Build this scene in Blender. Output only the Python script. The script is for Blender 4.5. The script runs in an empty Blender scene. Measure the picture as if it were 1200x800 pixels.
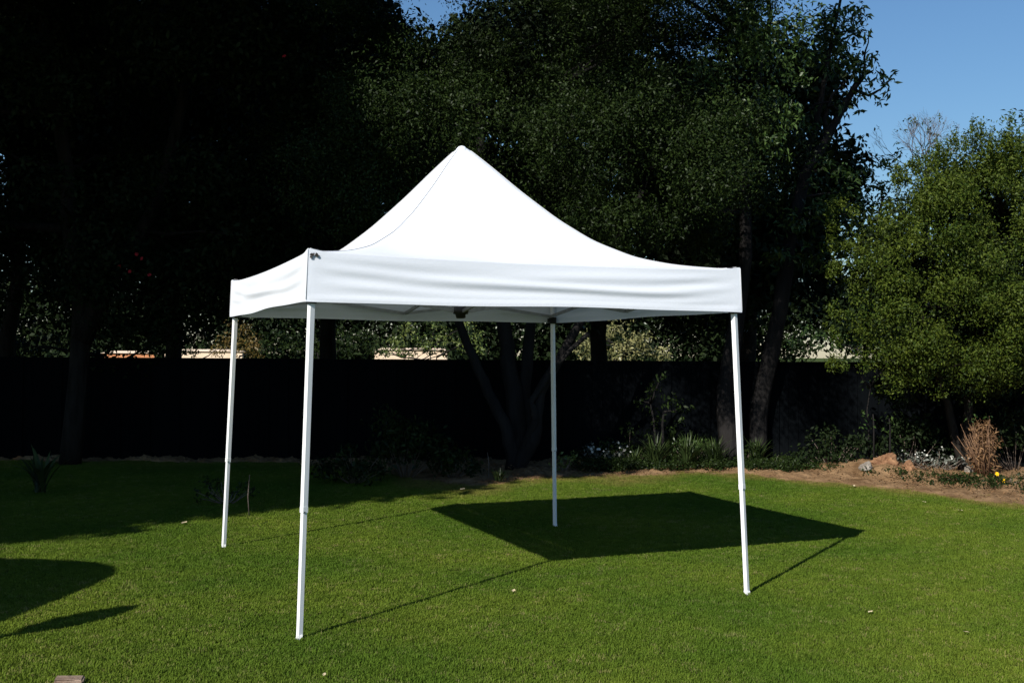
import bpy, bmesh, math, random
import numpy as np
from mathutils import Vector, Matrix
random.seed(7); RNG = np.random.default_rng(11)
sc = bpy.context.scene
C = sc.collection
R = math.radians
# ------------------------------------------------------------------ camera
F, PIT, ROL, CH = 1242.9, 0.01126, 0.00612, 1.6528
cam = bpy.data.cameras.new('camera'); cam.sensor_width = 36; cam.lens = 36*F/1200
cam.clip_start = .05; cam.clip_end = 2000
camo = bpy.data.objects.new('camera', cam); C.objects.link(camo)
camo.matrix_world = Matrix.Translation((0, 0, CH)) @ Matrix.Rotation(math.pi/2+PIT, 4, 'X') @ Matrix.Rotation(ROL, 4, 'Z')
sc.camera = camo

def ray(px, py):
    x, y = px-600, py-400
    a = x*math.cos(ROL)+y*math.sin(ROL); b = -x*math.sin(ROL)+y*math.cos(ROL)
    u = -b/F
    return a/F, math.cos(PIT)-u*math.sin(PIT), math.sin(PIT)+u*math.cos(PIT)
def G(px, py):
    a, Y, Z = ray(px, py); t = -CH/Z
    return a*t, Y*t
def at(px, py, D):
    a, Y, Z = ray(px, py); t = D/Y
    return Vector((a*t, D, CH+Z*t))

# ------------------------------------------------------------------ materials
def mat(name, col, rough=.6, spec=.3, var=None, scale=5., bump=0., bscale=20., attr=False, trans=0., metal=0., stretch=None):
    m = bpy.data.materials.new(name); m.use_nodes = True
    nt = m.node_tree; nt.nodes.clear(); N = nt.nodes.new; L = nt.links.new
    out = N('ShaderNodeOutputMaterial'); p = N('ShaderNodeBsdfPrincipled')
    p.inputs['Roughness'].default_value = rough; p.inputs['Specular IOR Level'].default_value = spec
    p.inputs['Metallic'].default_value = metal
    p.inputs['Base Color'].default_value = (*col, 1)
    tc = N('ShaderNodeTexCoord'); vec = tc.outputs['Object']
    if stretch:
        mp = N('ShaderNodeMapping'); mp.inputs['Scale'].default_value = stretch; L(vec, mp.inputs['Vector']); vec = mp.outputs['Vector']
    csock = None
    if var or attr:
        rp = N('ShaderNodeValToRGB'); e = rp.color_ramp.elements
        c2 = var if var else tuple(c*.6 for c in col)
        e[0].position = .3 if not attr else 0.; e[1].position = .7 if not attr else 1.
        e[0].color = (*col, 1); e[1].color = (*c2, 1)
        if attr:
            a = N('ShaderNodeAttribute'); a.attribute_name = 'v'; L(a.outputs['Fac'], rp.inputs['Fac'])
        else:
            n = N('ShaderNodeTexNoise'); n.inputs['Scale'].default_value = scale; n.inputs['Detail'].default_value = 6
            L(vec, n.inputs['Vector']); L(n.outputs['Fac'], rp.inputs['Fac'])
        L(rp.outputs['Color'], p.inputs['Base Color']); csock = rp.outputs['Color']
    if bump:
        n2 = N('ShaderNodeTexNoise'); n2.inputs['Scale'].default_value = bscale; n2.inputs['Detail'].default_value = 8
        L(vec, n2.inputs['Vector']); b = N('ShaderNodeBump'); b.inputs['Strength'].default_value = bump; b.inputs['Distance'].default_value = .03
        L(n2.outputs['Fac'], b.inputs['Height']); L(b.outputs['Normal'], p.inputs['Normal'])
    if trans:
        t = N('ShaderNodeBsdfTranslucent'); t.inputs['Color'].default_value = (*col, 1)
        if csock: L(csock, t.inputs['Color'])
        mx = N('ShaderNodeMixShader'); mx.inputs['Fac'].default_value = trans
        L(p.outputs[0], mx.inputs[1]); L(t.outputs[0], mx.inputs[2]); L(mx.outputs[0], out.inputs['Surface'])
    else: L(p.outputs[0], out.inputs['Surface'])
    return m
M = {}
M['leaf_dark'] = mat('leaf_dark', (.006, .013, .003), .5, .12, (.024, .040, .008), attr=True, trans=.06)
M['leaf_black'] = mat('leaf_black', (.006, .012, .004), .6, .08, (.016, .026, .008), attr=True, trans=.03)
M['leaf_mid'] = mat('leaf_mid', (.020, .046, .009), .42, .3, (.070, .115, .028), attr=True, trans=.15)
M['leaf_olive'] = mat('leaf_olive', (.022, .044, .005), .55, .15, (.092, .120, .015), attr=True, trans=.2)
M['leaf_lime'] = mat('leaf_lime', (.06, .10, .02), .4, .4, (.16, .19, .05), attr=True, trans=.2)
M['leaf_pale'] = mat('leaf_pale', (.10, .11, .035), .4, .4, (.32, .30, .13), attr=True, trans=.2)
M['leaf_rust'] = mat('leaf_rust', (.08, .065, .012), .5, .3, (.17, .11, .03), attr=True, trans=.2)
M['leaf_silver'] = mat('leaf_silver', (.05, .06, .045), .5, .3, (.17, .18, .15), attr=True, trans=.1)
M['blade'] = mat('strap_leaf', (.016, .032, .008), .45, .3, (.055, .08, .024), attr=True, trans=.15)
M['dry'] = mat('dry_stalk', (.08, .04, .018), .7, .2, (.26, .15, .07), attr=True, trans=.1)
M['bark'] = mat('bark', (.014, .013, .013), .95, .03, (.024, .022, .021), scale=9, bump=.9, bscale=18, stretch=(1, 1, .25))
M['bark_dark'] = mat('bark_dark', (.009, .008, .007), .95, .03, (.03, .026, .022), scale=9, bump=.9, bscale=18, stretch=(1, 1, .25))
M['twig'] = mat('twig', (.10, .075, .06), .8, .2, (.20, .16, .13), scale=4)
M['fence'] = mat('fence_paint', (.0028, .0036, .0045), .9, 0., (.0045, .0055, .0065), scale=1.4, bump=.25, bscale=30, stretch=(1, 1, .2))
M['petal_white'] = mat('petal_white', (.55, .55, .5), .5, .2)
M['petal_red'] = mat('petal_red', (.45, .02, .03), .5, .2)
M['petal_yellow'] = mat('petal_yellow', (.85, .5, .01), .5, .2)
M['leg'] = mat('powder_coat', (.80, .80, .79), .35, .5, (.74, .75, .74), scale=3)
M['steel'] = mat('frame_steel', (.32, .33, .33), .4, .5, (.22, .23, .23), scale=20, metal=.3)
M['plastic'] = mat('black_plastic', (.02, .02, .02), .5, .4)
M['stone'] = mat('stone', (.14, .12, .10), .95, .1, (.30, .27, .23), scale=9, bump=.8, bscale=14)
M['redstone'] = mat('red_stone', (.13, .065, .035), .95, .1, (.30, .17, .09), scale=9, bump=.8, bscale=14)
M['cream'] = mat('cream_render', (.62, .47, .33), .85, .2, (.74, .60, .45), scale=2, bump=.3, bscale=20)
M['terra'] = mat('terracotta', (.42, .16, .07), .8, .2, (.55, .25, .12), scale=5, bump=.3, bscale=20)
M['wood'] = mat('firewood', (.20, .13, .09), .85, .2, (.36, .27, .2), scale=6, bump=.8, bscale=25, stretch=(1, 6, 6))
M['canvas'] = mat('dark_canvas', (.08, .10, .12), .8, .2, (.11, .13, .15), scale=3)
M['deadleaf'] = mat('dead_leaf', (.45, .36, .2), .7, .2, (.62, .52, .36), scale=9)

# ------------------------------------------------------------------ object helpers
def tag(o, label=None, cat=None, group=None, kind=None):
    if label: o['label'] = label
    if cat: o['category'] = cat
    if group: o['group'] = group
    if kind: o['kind'] = kind
    return o
def empty(name, loc, rz=0.):
    o = bpy.data.objects.new(name, None); C.objects.link(o); o.location = loc; o.rotation_euler = (0, 0, rz)
    o.empty_display_size = .2
    return o
class MB:
    def __init__(s): s.v = []; s.f = []; s.smooth = []
    def add(s, vs, fs, sm=False):
        b = len(s.v); s.v += [tuple(v) for v in vs]; s.f += [tuple(b+i for i in f) for f in fs]; s.smooth += [sm]*len(fs)
    def box(s, c, h, rz=0., tilt=None):
        c = Vector(c); m = Matrix.Rotation(rz, 3, 'Z')
        if tilt is not None: m = tilt
        vs = [c+m @ Vector((x*h[0], y*h[1], z*h[2])) for x in (-1, 1) for y in (-1, 1) for z in (-1, 1)]
        s.add(vs, [(0, 1, 3, 2), (4, 6, 7, 5), (0, 4, 5, 1), (2, 3, 7, 6), (0, 2, 6, 4), (1, 5, 7, 3)])
    def bar(s, a, b, w, h=None):           # rectangular bar from a to b
        a = Vector(a); b = Vector(b); h = h or w; d = (b-a); L = d.length; d.normalize()
        up = Vector((0, 0, 1)) if abs(d.z) < .95 else Vector((math.cos(.4018), math.sin(.4018), 0))
        x = d.cross(up).normalized(); y = x.cross(d).normalized()
        vs = [p+x*sx*w/2+y*sy*h/2 for p in (a, b) for sx, sy in ((-1, -1), (1, -1), (1, 1), (-1, 1))]
        s.add(vs, [(0, 3, 2, 1), (4, 5, 6, 7), (0, 1, 5, 4), (1, 2, 6, 5), (2, 3, 7, 6), (3, 0, 4, 7)])
    def tube(s, pts, rad, n=8, wob=0.):
        pts = [Vector(p) for p in pts]; rings = []; k = len(pts)
        for i, p in enumerate(pts):
            d = (pts[min(i+1, k-1)]-pts[max(i-1, 0)]).normalized()
            ref = Vector((1, 0, 0)) if abs(d.x) < .8 else Vector((0, 1, 0))
            x = d.cross(ref).normalized(); y = d.cross(x)
            r = rad[i]
            rings.append([p+(x*math.cos(t)+y*math.sin(t))*r*(1+wob*random.uniform(-1, 1)) for t in [2*math.pi*j/n for j in range(n)]])
        vs = [v for ring in rings for v in ring]+[pts[0], pts[-1]]
        fs = []
        for i in range(k-1):
            for j in range(n):
                a = i*n+j; b = i*n+(j+1) % n
                fs.append((a, b, b+n, a+n))
        for j in range(n):
            fs.append((k*n, (j+1) % n, j)); fs.append((k*n+1, (k-1)*n+j, (k-1)*n+(j+1) % n))
        s.add(vs, fs, True)
    def build(s, name, m, parent=None, loc=None):
        me = bpy.data.meshes.new(name); me.from_pydata(s.v, [], s.f); me.materials.append(m)
        me.polygons.foreach_set('use_smooth', s.smooth); me.update()
        o = bpy.data.objects.new(name, me); C.objects.link(o)
        if parent: o.parent = parent
        if loc: o.location = loc
        return o
def np_mesh(name, V, quads, m, parent=None, val=None, smooth=False):
    me = bpy.data.meshes.new(name); n = len(V); q = len(quads)
    me.vertices.add(n); me.vertices.foreach_set('co', V.astype(np.float32).ravel())
    me.loops.add(q*4); me.loops.foreach_set('vertex_index', quads.astype(np.int32).ravel())
    me.polygons.add(q); me.polygons.foreach_set('loop_start', np.arange(q, dtype=np.int32)*4)
    me.polygons.foreach_set('loop_total', np.full(q, 4, np.int32))
    if smooth: me.polygons.foreach_set('use_smooth', np.ones(q, bool))
    me.update(calc_edges=True)
    if val is not None:
        a = me.attributes.new('v', 'FLOAT', 'POINT'); a.data.foreach_set('value', val.astype(np.float32))
    me.materials.append(m)
    o = bpy.data.objects.new(name, me); C.objects.link(o)
    if parent: o.parent = parent
    return o
def unit(a): return a/np.maximum(np.linalg.norm(a, axis=1, keepdims=True), 1e-6)
def leaf_arrays(P, out, size, asp=.45, droop=.25):
    """rhombus leaves (folded along nothing, tip drooping) at points P, roughly facing 'out'"""
    n = len(P)
    nr = unit(out*.55+RNG.normal(size=(n, 3))*.55+np.array([0, 0, .25]))
    t = RNG.normal(size=(n, 3)); t[:, 2] -= droop*2
    t = unit(t-nr*np.sum(t*nr, axis=1, keepdims=True)); b = np.cross(nr, t)
    L = (size*RNG.uniform(.6, 1.35, n))[:, None]
    v0 = P; v2 = P+t*L-nr*L*.18; mid = P+t*L*.45+nr*L*.06
    v1 = mid+b*L*asp*.5; v3 = mid-b*L*asp*.5
    V = np.stack([v0, v1, v2, v3], 1).reshape(-1, 3)
    Q = np.arange(n*4).reshape(-1, 4)
    return V, Q
def clump_points(clumps, dens):
    """clumps: (x,y,z,rx,ry,rz); dens leaves per unit of radius squared"""
    P = []; O = []; T = []
    for c in clumps:
        r = np.array(c[3:6]); n = int(dens*r[0]*r[2])
        d = unit(RNG.normal(size=(n, 3)))
        # lumpy radius
        k = RNG.normal(size=(4, 3))*2.2; ph = RNG.uniform(0, 6.28, 4)
        lump = 1+.16*np.sum(np.sin(d @ k.T+ph), axis=1)
        rad = (RNG.uniform(0, 1, n)**.45)*lump
        P.append(np.array(c[:3])+d*rad[:, None]*r); O.append(d); T.append(np.clip(RNG.normal(.45+RNG.normal()*.12, .28, n), 0, 1))
    return np.concatenate(P), np.concatenate(O), np.concatenate(T)
def foliage(name, clumps, dens, size, m, parent, asp=.45, droop=.25):
    P, O, T = clump_points(clumps, dens)
    keep = P[:, 2] > .02
    P, O, T = P[keep], O[keep], T[keep]
    V, Q = leaf_arrays(P, O, size, asp, droop)
    return np_mesh(name, V, Q, m, parent, np.repeat(T, 4))
def ell_clumps(c, r, n, cr, zmin=None, shell=.35):
    out = []
    while len(out) < n:
        d = Vector((random.gauss(0, 1), random.gauss(0, 1), random.gauss(0, 1))).normalized()
        q = random.uniform(shell, 1)**.6
        p = Vector((c[0]+d.x*r[0]*q, c[1]+d.y*r[1]*q, c[2]+d.z*r[2]*q))
        if zmin is not None and p.z < zmin: continue
        k = cr*random.uniform(.65, 1.3)
        out.append((p.x, p.y, p.z, k, k, k*.8))
    return out
def limb_path(a, b, k=6, wob=.12, sag=0.):
    a = Vector(a); b = Vector(b); L = (b-a).length
    out = []
    for i in range(k+1):
        t = i/k; p = a.lerp(b, t)
        if 0 < i < k: p += Vector((random.uniform(-1, 1), random.uniform(-1, 1), random.uniform(-.4, .4)))*wob*L/k
        p.z += sag*math.sin(t*math.pi)
        out.append(p)
    return out
def taper(k, r0, r1): return [r0+(r1-r0)*(i/k)**.8 for i in range(k+1)]

# ------------------------------------------------------------------ sky and sun
SAZ, SEL = .98217, .61575            # direction the shadows run, sun height
w = bpy.data.worlds.new('World'); sc.world = w; w.use_nodes = True
nt = w.node_tree; nt.nodes.clear()
sky = nt.nodes.new('ShaderNodeTexSky'); sky.sky_type = 'NISHITA'; sky.sun_disc = False
sky.sun_elevation = SEL
tosun = Vector((-math.cos(SAZ)*math.cos(SEL), -math.sin(SAZ)*math.cos(SEL), math.sin(SEL)))
sky.sun_rotation = math.atan2(tosun.x, tosun.y) % (2*math.pi)
sky.air_density = 1.5; sky.dust_density = .1; sky.ozone_density = 10
bg = nt.nodes.new('ShaderNodeBackground'); bg.inputs['Strength'].default_value = .073
wo = nt.nodes.new('ShaderNodeOutputWorld')
nt.links.new(sky.outputs[0], bg.inputs[0]); nt.links.new(bg.outputs[0], wo.inputs[0])
sun = bpy.data.lights.new('sun', 'SUN'); sun.energy = 5; sun.angle = R(.53); sun.color = (1, .955, .89)
suno = bpy.data.objects.new('sun', sun); C.objects.link(suno)
suno.rotation_euler = (-tosun).to_track_quat('-Z', 'Y').to_euler(); suno.location = (-10, -10, 20)
vs = sc.view_settings; vs.view_transform = 'Standard'; vs.look = 'None'; vs.gamma = 1; vs.use_curve_mapping = False
vs.exposure = .48
sc.cycles.max_bounces = 6; sc.cycles.diffuse_bounces = 3; sc.cycles.transparent_max_bounces = 8

# ------------------------------------------------------------------ ground
def ground_mat():
    m = bpy.data.materials.new('turf_ground'); m.use_nodes = True
    nt = m.node_tree; p = nt.nodes['Principled BSDF']; N = nt.nodes.new; L = nt.links.new
    tc = N('ShaderNodeTexCoord'); n = N('ShaderNodeTexNoise'); n.inputs['Scale'].default_value = 3; n.inputs['Detail'].default_value = 8
    rp = N('ShaderNodeValToRGB'); e = rp.color_ramp.elements
    e[0].color = (.030, .050, .005, 1); e[1].color = (.060, .075, .012, 1); e[0].position = .35; e[1].position = .7
    L(tc.outputs['Object'], n.inputs['Vector']); L(n.outputs['Fac'], rp.inputs['Fac']); L(rp.outputs['Color'], p.inputs['Base Color'])
    p.inputs['Roughness'].default_value = .95; p.inputs['Specular IOR Level'].default_value = .1
    return m
g = MB(); g.add([(-300, -60, 0), (300, -60, 0), (300, 600, 0), (-300, 600, 0)], [(0, 1, 2, 3)])
tag(g.build('ground', ground_mat()), kind='structure')
EDGE = [(-16, 16.0), (-9, 16.0), (-3.4, 15.9), (-2.4, 15.3), (-1.6, 14.2), (-.8, 13.5), (-.1, 13.75), (.5, 14.3), (1.3, 14.6), (2.3, 14.85), (3.2, 15.0), (3.7, 14.6), (4.3, 14.0), (4.8, 13.5), (5.3, 12.7), (5.95, 12.1), (6.8, 11.8), (8.5, 11.7), (12, 11.5), (18, 11.3)]
def edge_y(x):
    for (x0, y0), (x1, y1) in zip(EDGE, EDGE[1:]):
        if x0 <= x <= x1: return y0+(y1-y0)*(x-x0)/(x1-x0)
    return 12.
# soil bed, a gently lumpy sheet behind the lawn edge
xs = np.linspace(-15, 16, 900); V = []; nq = 40
for x in xs:
    e = edge_y(x)-.12+.10*math.sin(x*3.1)+.07*math.sin(x*7.7+1)+.04*math.sin(x*17)
    for j in range(nq+1):
        t = j/nq; y = e-(.55 if x > 3.4 else .2 if x > -.8 else 0)+(16.05-e+(.55 if x > 3.4 else .2 if x > -.8 else 0))*t
        z = .004+.07*t**.8*(1-.3*t)+(.02*math.sin(x*4+y*3)+.012*math.sin(x*11-y*9)+.01*math.sin(x*23+y*17))*min(1, t*4)
        z += (.014*math.sin(x*41+y*7)*math.sin(y*37-x*5)+.01*math.sin(x*67)*math.sin(y*59))*min(1, t*6)
        z += .12*math.exp(-((x-5.0)**2/.5+(y-14.8)**2/.3))*min(1, max(0, (t-.06)*5))
        V.append((x, y, max(z, .004)))
Q = [(i*(nq+1)+j, (i+1)*(nq+1)+j, (i+1)*(nq+1)+j+1, i*(nq+1)+j+1) for i in range(len(xs)-1) for j in range(nq)]
M['soil'] = mat('soil', (.11, .062, .028), .95, .1, (.30, .19, .10), scale=3.5, bump=1., bscale=35)
tag(np_mesh('soil_bed', np.array(V), np.array(Q), M['soil'], smooth=True), kind='structure')

# ------------------------------------------------------------------ grass (uncountable)
GM = bpy.data.materials.new('grass_blade'); GM.use_nodes = True
_nt = GM.node_tree; _p = _nt.nodes['Principled BSDF']; _N = _nt.nodes.new; _L = _nt.links.new
_p.inputs['Roughness'].default_value = .75; _p.inputs['Specular IOR Level'].default_value = .12
_oi = _N('ShaderNodeObjectInfo'); _rp = _N('ShaderNodeValToRGB'); e = _rp.color_ramp.elements
e[0].color = (.072, .120, .011, 1); e[1].color = (.142, .182, .028, 1); e[0].position = 0; e[1].position = 1
_x = e.new(.90); _x.color = (.108, .160, .016, 1); e[2].color = (.20, .19, .07, 1)
_L(_oi.outputs['Random'], _rp.inputs['Fac'])
_geo = _N('ShaderNodeNewGeometry'); _n = _N('ShaderNodeTexNoise'); _n.inputs['Scale'].default_value = .55; _n.inputs['Detail'].default_value = 5
_L(_geo.outputs['Position'], _n.inputs['Vector'])
_r2 = _N('ShaderNodeValToRGB'); f = _r2.color_ramp.elements; f[0].position = .38; f[1].position = .64
f[0].color = (.70, .82, .7, 1); f[1].color = (1.22, 1.10, 1.1, 1)
_L(_n.outputs['Fac'], _r2.inputs['Fac'])
_mx = _N('ShaderNodeMix'); _mx.data_type = 'RGBA'; _mx.blend_type = 'MULTIPLY'; _mx.inputs['Factor'].default_value = 1
_L(_rp.outputs['Color'], _mx.inputs['A']); _L(_r2.outputs['Color'], _mx.inputs['B'])
# straw tint near the bed edge by a per-instance value
_at = _N('ShaderNodeAttribute'); _at.attribute_type = 'INSTANCER'; _at.attribute_name = 'dry'
_mx2 = _N('ShaderNodeMix'); _mx2.data_type = 'RGBA'; _L(_at.outputs['Fac'], _mx2.inputs['Factor'])
_L(_mx.outputs['Result'], _mx2.inputs['A']); _mx2.inputs['B'].default_value = (.20, .15, .045, 1)
_L(_mx2.outputs['Result'], _p.inputs['Base Color'])
_t = _N('ShaderNodeBsdfTranslucent'); _L(_mx2.outputs['Result'], _t.inputs['Color'])
_ms = _N('ShaderNodeMixShader'); _ms.inputs['Fac'].default_value = .2
_L(_p.outputs[0], _ms.inputs[1]); _L(_t.outputs[0], _ms.inputs[2]); _L(_ms.outputs[0], _nt.nodes['Material Output'].inputs['Surface'])
tufts = bpy.data.collections.new('grass_tufts')
for k in range(4):
    vv = []; ff = []
    for b in range(26):
        a = random.uniform(0, 6.28); rr = .042*math.sqrt(random.random()); x, y = rr*math.cos(a), rr*math.sin(a)
        h = random.uniform(.010, .022); l = random.uniform(.1, .9)*h; d = random.uniform(0, 6.28); wd = random.uniform(.0018, .003)
        px_, py_ = -math.sin(d)*wd, math.cos(d)*wd; dx, dy = math.cos(d)*l, math.sin(d)*l
        i = len(vv)
        vv += [(x-px_, y-py_, 0), (x+px_, y+py_, 0), (x+px_*.8+dx*.35, y+py_*.8+dy*.35, h*.65), (x-px_*.8+dx*.35, y-py_*.8+dy*.35, h*.65), (x+dx, y+dy, h)]
        ff += [(i, i+1, i+2, i+3), (i+3, i+2, i+4)]
    me = bpy.data.meshes.new('tuft'); me.from_pydata(vv, [], ff); me.materials.append(GM); me.update()
    tufts.objects.link(bpy.data.objects.new('tuft', me))
# point cloud mesh for the tufts
def grass_points():
    pts = []; dry = []; scl = []
    rows = [(4.2, 7, 1500), (7, 10, 1150), (10, 16.05, 800)]
    for y0, y1, den in rows:
        hw = .5*y1+2.4; n = int(2*hw*(y1-y0)*den)
        x = RNG.uniform(-hw, hw, n); y = RNG.uniform(y0, y1, n)
        ok = np.abs(x) < .50*y+2.3
        x, y = x[ok], y[ok]
        ey = np.interp(x, [p[0] for p in EDGE], [p[1] for p in EDGE])
        ey = ey+.10*np.sin(x*3.1)+.07*np.sin(x*7.7+1)+.04*np.sin(x*17)
        dd = ey-y
        patch = np.sin(x*2.3+y*1.7)+np.sin(x*5.1-y*3.3+1)*.7+np.sin(x*9+y*11)*.5
        prob = np.clip(np.where(x > 3.6, .18+dd*.95+patch*.22, .45+dd*1.3+patch*.18), 0, 1); prob = np.where(dd < -.45, 0, prob)
        k = RNG.random(len(x)) < prob
        x, y, dd, patch = x[k], y[k], dd[k], patch[k]
        pts.append(np.stack([x, y, np.full(len(x), .003)], 1))
        base = np.clip(.95-dd*.75+patch*.2, 0, .9)
        base *= np.where(x > -1.5, 1, .3)
        dry.append(base*RNG.uniform(.5, 1.1, len(x))); scl.append(RNG.uniform(.7, 1.15, len(x))*np.clip(.75+dd*.3, .6, 1))
    return np.concatenate(pts), np.concatenate(dry), np.concatenate(scl)
P, DRY, SCL = grass_points()
me = bpy.data.meshes.new('lawn_grass'); me.vertices.add(len(P)); me.vertices.foreach_set('co', P.astype(np.float32).ravel())
a = me.attributes.new('dry', 'FLOAT', 'POINT'); a.data.foreach_set('value', np.clip(DRY, 0, 1).astype(np.float32))
a = me.attributes.new('scl', 'FLOAT', 'POINT'); a.data.foreach_set('value', SCL.astype(np.float32))
lawn = bpy.data.objects.new('lawn_grass', me); C.objects.link(lawn)
ng = bpy.data.node_groups.new('grass_scatter', 'GeometryNodeTree')
ng.interface.new_socket('Geometry', in_out='INPUT', socket_type='NodeSocketGeometry')
ng.interface.new_socket('Geometry', in_out='OUTPUT', socket_type='NodeSocketGeometry')
gi = ng.nodes.new('NodeGroupInput'); go = ng.nodes.new('NodeGroupOutput')
iop = ng.nodes.new('GeometryNodeInstanceOnPoints'); ci = ng.nodes.new('GeometryNodeCollectionInfo')
ci.inputs['Collection'].default_value = tufts; ci.inputs['Separate Children'].default_value = True
m2p = ng.nodes.new('GeometryNodeMeshToPoints')
rv = ng.nodes.new('FunctionNodeRandomValue'); rv.data_type = 'FLOAT_VECTOR'; rv.inputs[0].default_value = (-.12, -.12, 0); rv.inputs[1].default_value = (.12, .12, 6.283)
na = ng.nodes.new('GeometryNodeInputNamedAttribute'); na.data_type = 'FLOAT'; na.inputs['Name'].default_value = 'scl'
iop.inputs['Pick Instance'].default_value = True
L = ng.links.new
L(gi.outputs[0], m2p.inputs['Mesh']); L(m2p.outputs[0], iop.inputs['Points']); L(ci.outputs[0], iop.inputs['Instance'])
L(rv.outputs[0], iop.inputs['Rotation']); L(na.outputs[0], iop.inputs['Scale']); L(iop.outputs[0], go.inputs[0])
md = lawn.modifiers.new('scatter', 'NODES'); md.node_group = ng
tag(lawn, 'short mown green lawn grass, sunlit and straw coloured along the bed', 'grass', kind='stuff')

# ------------------------------------------------------------------ the pop-up tent
TC = Vector((-.395, 8.135, 0)); YAW = .4018; SF, HV, HE, HP = 1.542, 1.946, 2.239, 3.2507
tent = empty('canopy_tent', TC, YAW)
tag(tent, 'white pop-up canopy tent on four thin white legs standing on the lawn', 'tent')
PROF = [(0, 3.235), (.02, 3.222), (.04, 3.195), (.13, 3.045), (.22, 2.885), (.37, 2.645), (.5, 2.475), (.65, 2.345), (.77, 2.29), (.85, 2.268), (.95, 2.248), (1, 2.239)]
_tt = np.linspace(-.2, 1.2, 1401); _zz = np.interp(np.abs(_tt), [a for a, b in PROF], [b for a, b in PROF]); _zz = np.where(_tt > 1, 2.239-(_tt-1)*.2, _zz)
_kr = np.hanning(141); _zs = np.convolve(_zz, _kr/_kr.sum(), 'same'); _w = np.clip((np.abs(_tt)-.02)/.1, 0, 1); _zs = _zz*(1-_w)+_zs*_w
def prof(t): return float(np.interp(t, _tt, _zs)) if t < .985 else 2.239+(1-t)*.2
NT = 96
M['cloth'] = mat('tent_cloth', (.80, .835, .89), .8, .08, bump=.05, bscale=60, trans=.22)
def wr(a, b, s):     # soft cloth folds
    return math.sin(a*3.1+s)*math.sin(b*5.3+s*2)*.5+math.sin(a*7.7+b*2.2+s*3)*.25+math.sin(a*1.7-b*9+s)*.25
V = []; Q = []
S = 1.5
for i in range(NT+1):
    for j in range(NT+1):
        u = -1+2*i/NT; v = -1+2*j/NT
        m_ = max(abs(u), abs(v)); k = min(abs(u), abs(v))/max(m_, 1e-6)
        z = prof(m_)
        z -= .05*math.sin(m_*math.pi)*(1-k*k)*(1 if m_ > .1 else .4)          # panels sag between the hips
        z += -.022*(1-k*k)*max(0, (m_-.8)/.2)                                   # eave dips between corners
        z += .012*wr(u*2, v*2, 1.3)*min(1, m_*2)*(1-k**8)*(1-m_**8)
        z += .018*math.exp(-((abs(u)-1)**2+(abs(v)-1)**2)/.003)
        V.append((u*S, v*S, z))
for i in range(NT):
    for j in range(NT):
        a = i*(NT+1)+j; b = (i+1)*(NT+1)+j
        # quads split so that hips run along the diagonals
        Q.append((a, b, b+1, a+1) if (i-NT/2+.5)*(j-NT/2+.5) > 0 else (b, b+1, a+1, a))
roof = np_mesh('roof', np.array(V), np.array(Q), M['cloth'], tent, smooth=True)
# valance of each side, hanging, with long horizontal folds
def valance(side):
    V = []; Q = []; n, k = 120, 22; s0 = side*1.9+.7
    for i in range(n+1):
        t = -1+2*i/n; e = 1-abs(t)**6
        z0 = HE-.022*(1-t*t)+.018*math.exp(-(abs(t)-1)**2/.003); zb = HV+.006*math.sin(t*2.2+s0)*e+.003*math.sin(t*7+s0)*e
        for j in range(k+1):
            q = j/k; z = z0+(zb-z0)*q
            f = e*(.013*math.exp(-((q-.50-.10*t-.05*math.sin(t*2+s0))/.09)**2)*(.5+.5*math.sin(t*2.4+s0*1.3))
                   - .007*math.exp(-((q-.66-.06*t)/.09)**2)*(.5+.5*math.sin(t*1.9+s0+1.5))
                   + .008*math.exp(-((q-.30+.12*t)/.12)**2)*math.sin(t*3.3+s0)
                   + .006*math.sin(q*21+t*5*math.sin(t+s0))*math.sin(q*math.pi)*math.exp(-((abs(t)-.8)/.25)**2)
                   + .006*math.sin(t*4+s0)*q)
            hem = .004 if q > .88 else 0
            off = S+.002+f+hem+.012*q
            p = {0: (t*off, -off), 1: (off, t*off), 2: (-t*off, off), 3: (-off, -t*off)}[side]
            # keep corners closed
            w_ = min(1, (1-abs(t))*25)
            c = {0: (t*(S+.002+.012*q), -(S+.002+.012*q)), 1: (S+.002+.012*q, t*(S+.002+.012*q)), 2: (-t*(S+.002+.012*q), S+.002+.012*q), 3: (-(S+.002+.012*q), -t*(S+.002+.012*q))}[side]
            V.append((c[0]+(p[0]-c[0])*w_, c[1]+(p[1]-c[1])*w_, z))
    for i in range(n):
        for j in range(k):
            a = i*(k+1)+j; b = (i+1)*(k+1)+j
            Q.append((a, a+1, b+1, b))
    v = np_mesh('valance', np.array(V), np.array(Q), M['cloth'], tent, smooth=True)
    return v
vals = [valance(s) for s in range(4)]
M['seam'] = mat('seam_thread', (.5, .5, .51), .8, .1)
# hip seams: a narrow raised piping along each diagonal
for sx, sy in ((-1, -1), (1, -1), (-1, 1), (1, 1)):
    pts = []
    for i in range(41):
        t = .035+.955*i/40
        z = prof(t)+.018*math.exp(-2*(t-1)**2/.003)
        pts.append((sx*t*S, sy*t*S, z+.0015))
    sb = MB(); sb.tube(pts, [.0022]*41, 6); sb.build('hip_seam', M['seam'], roof)
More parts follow.
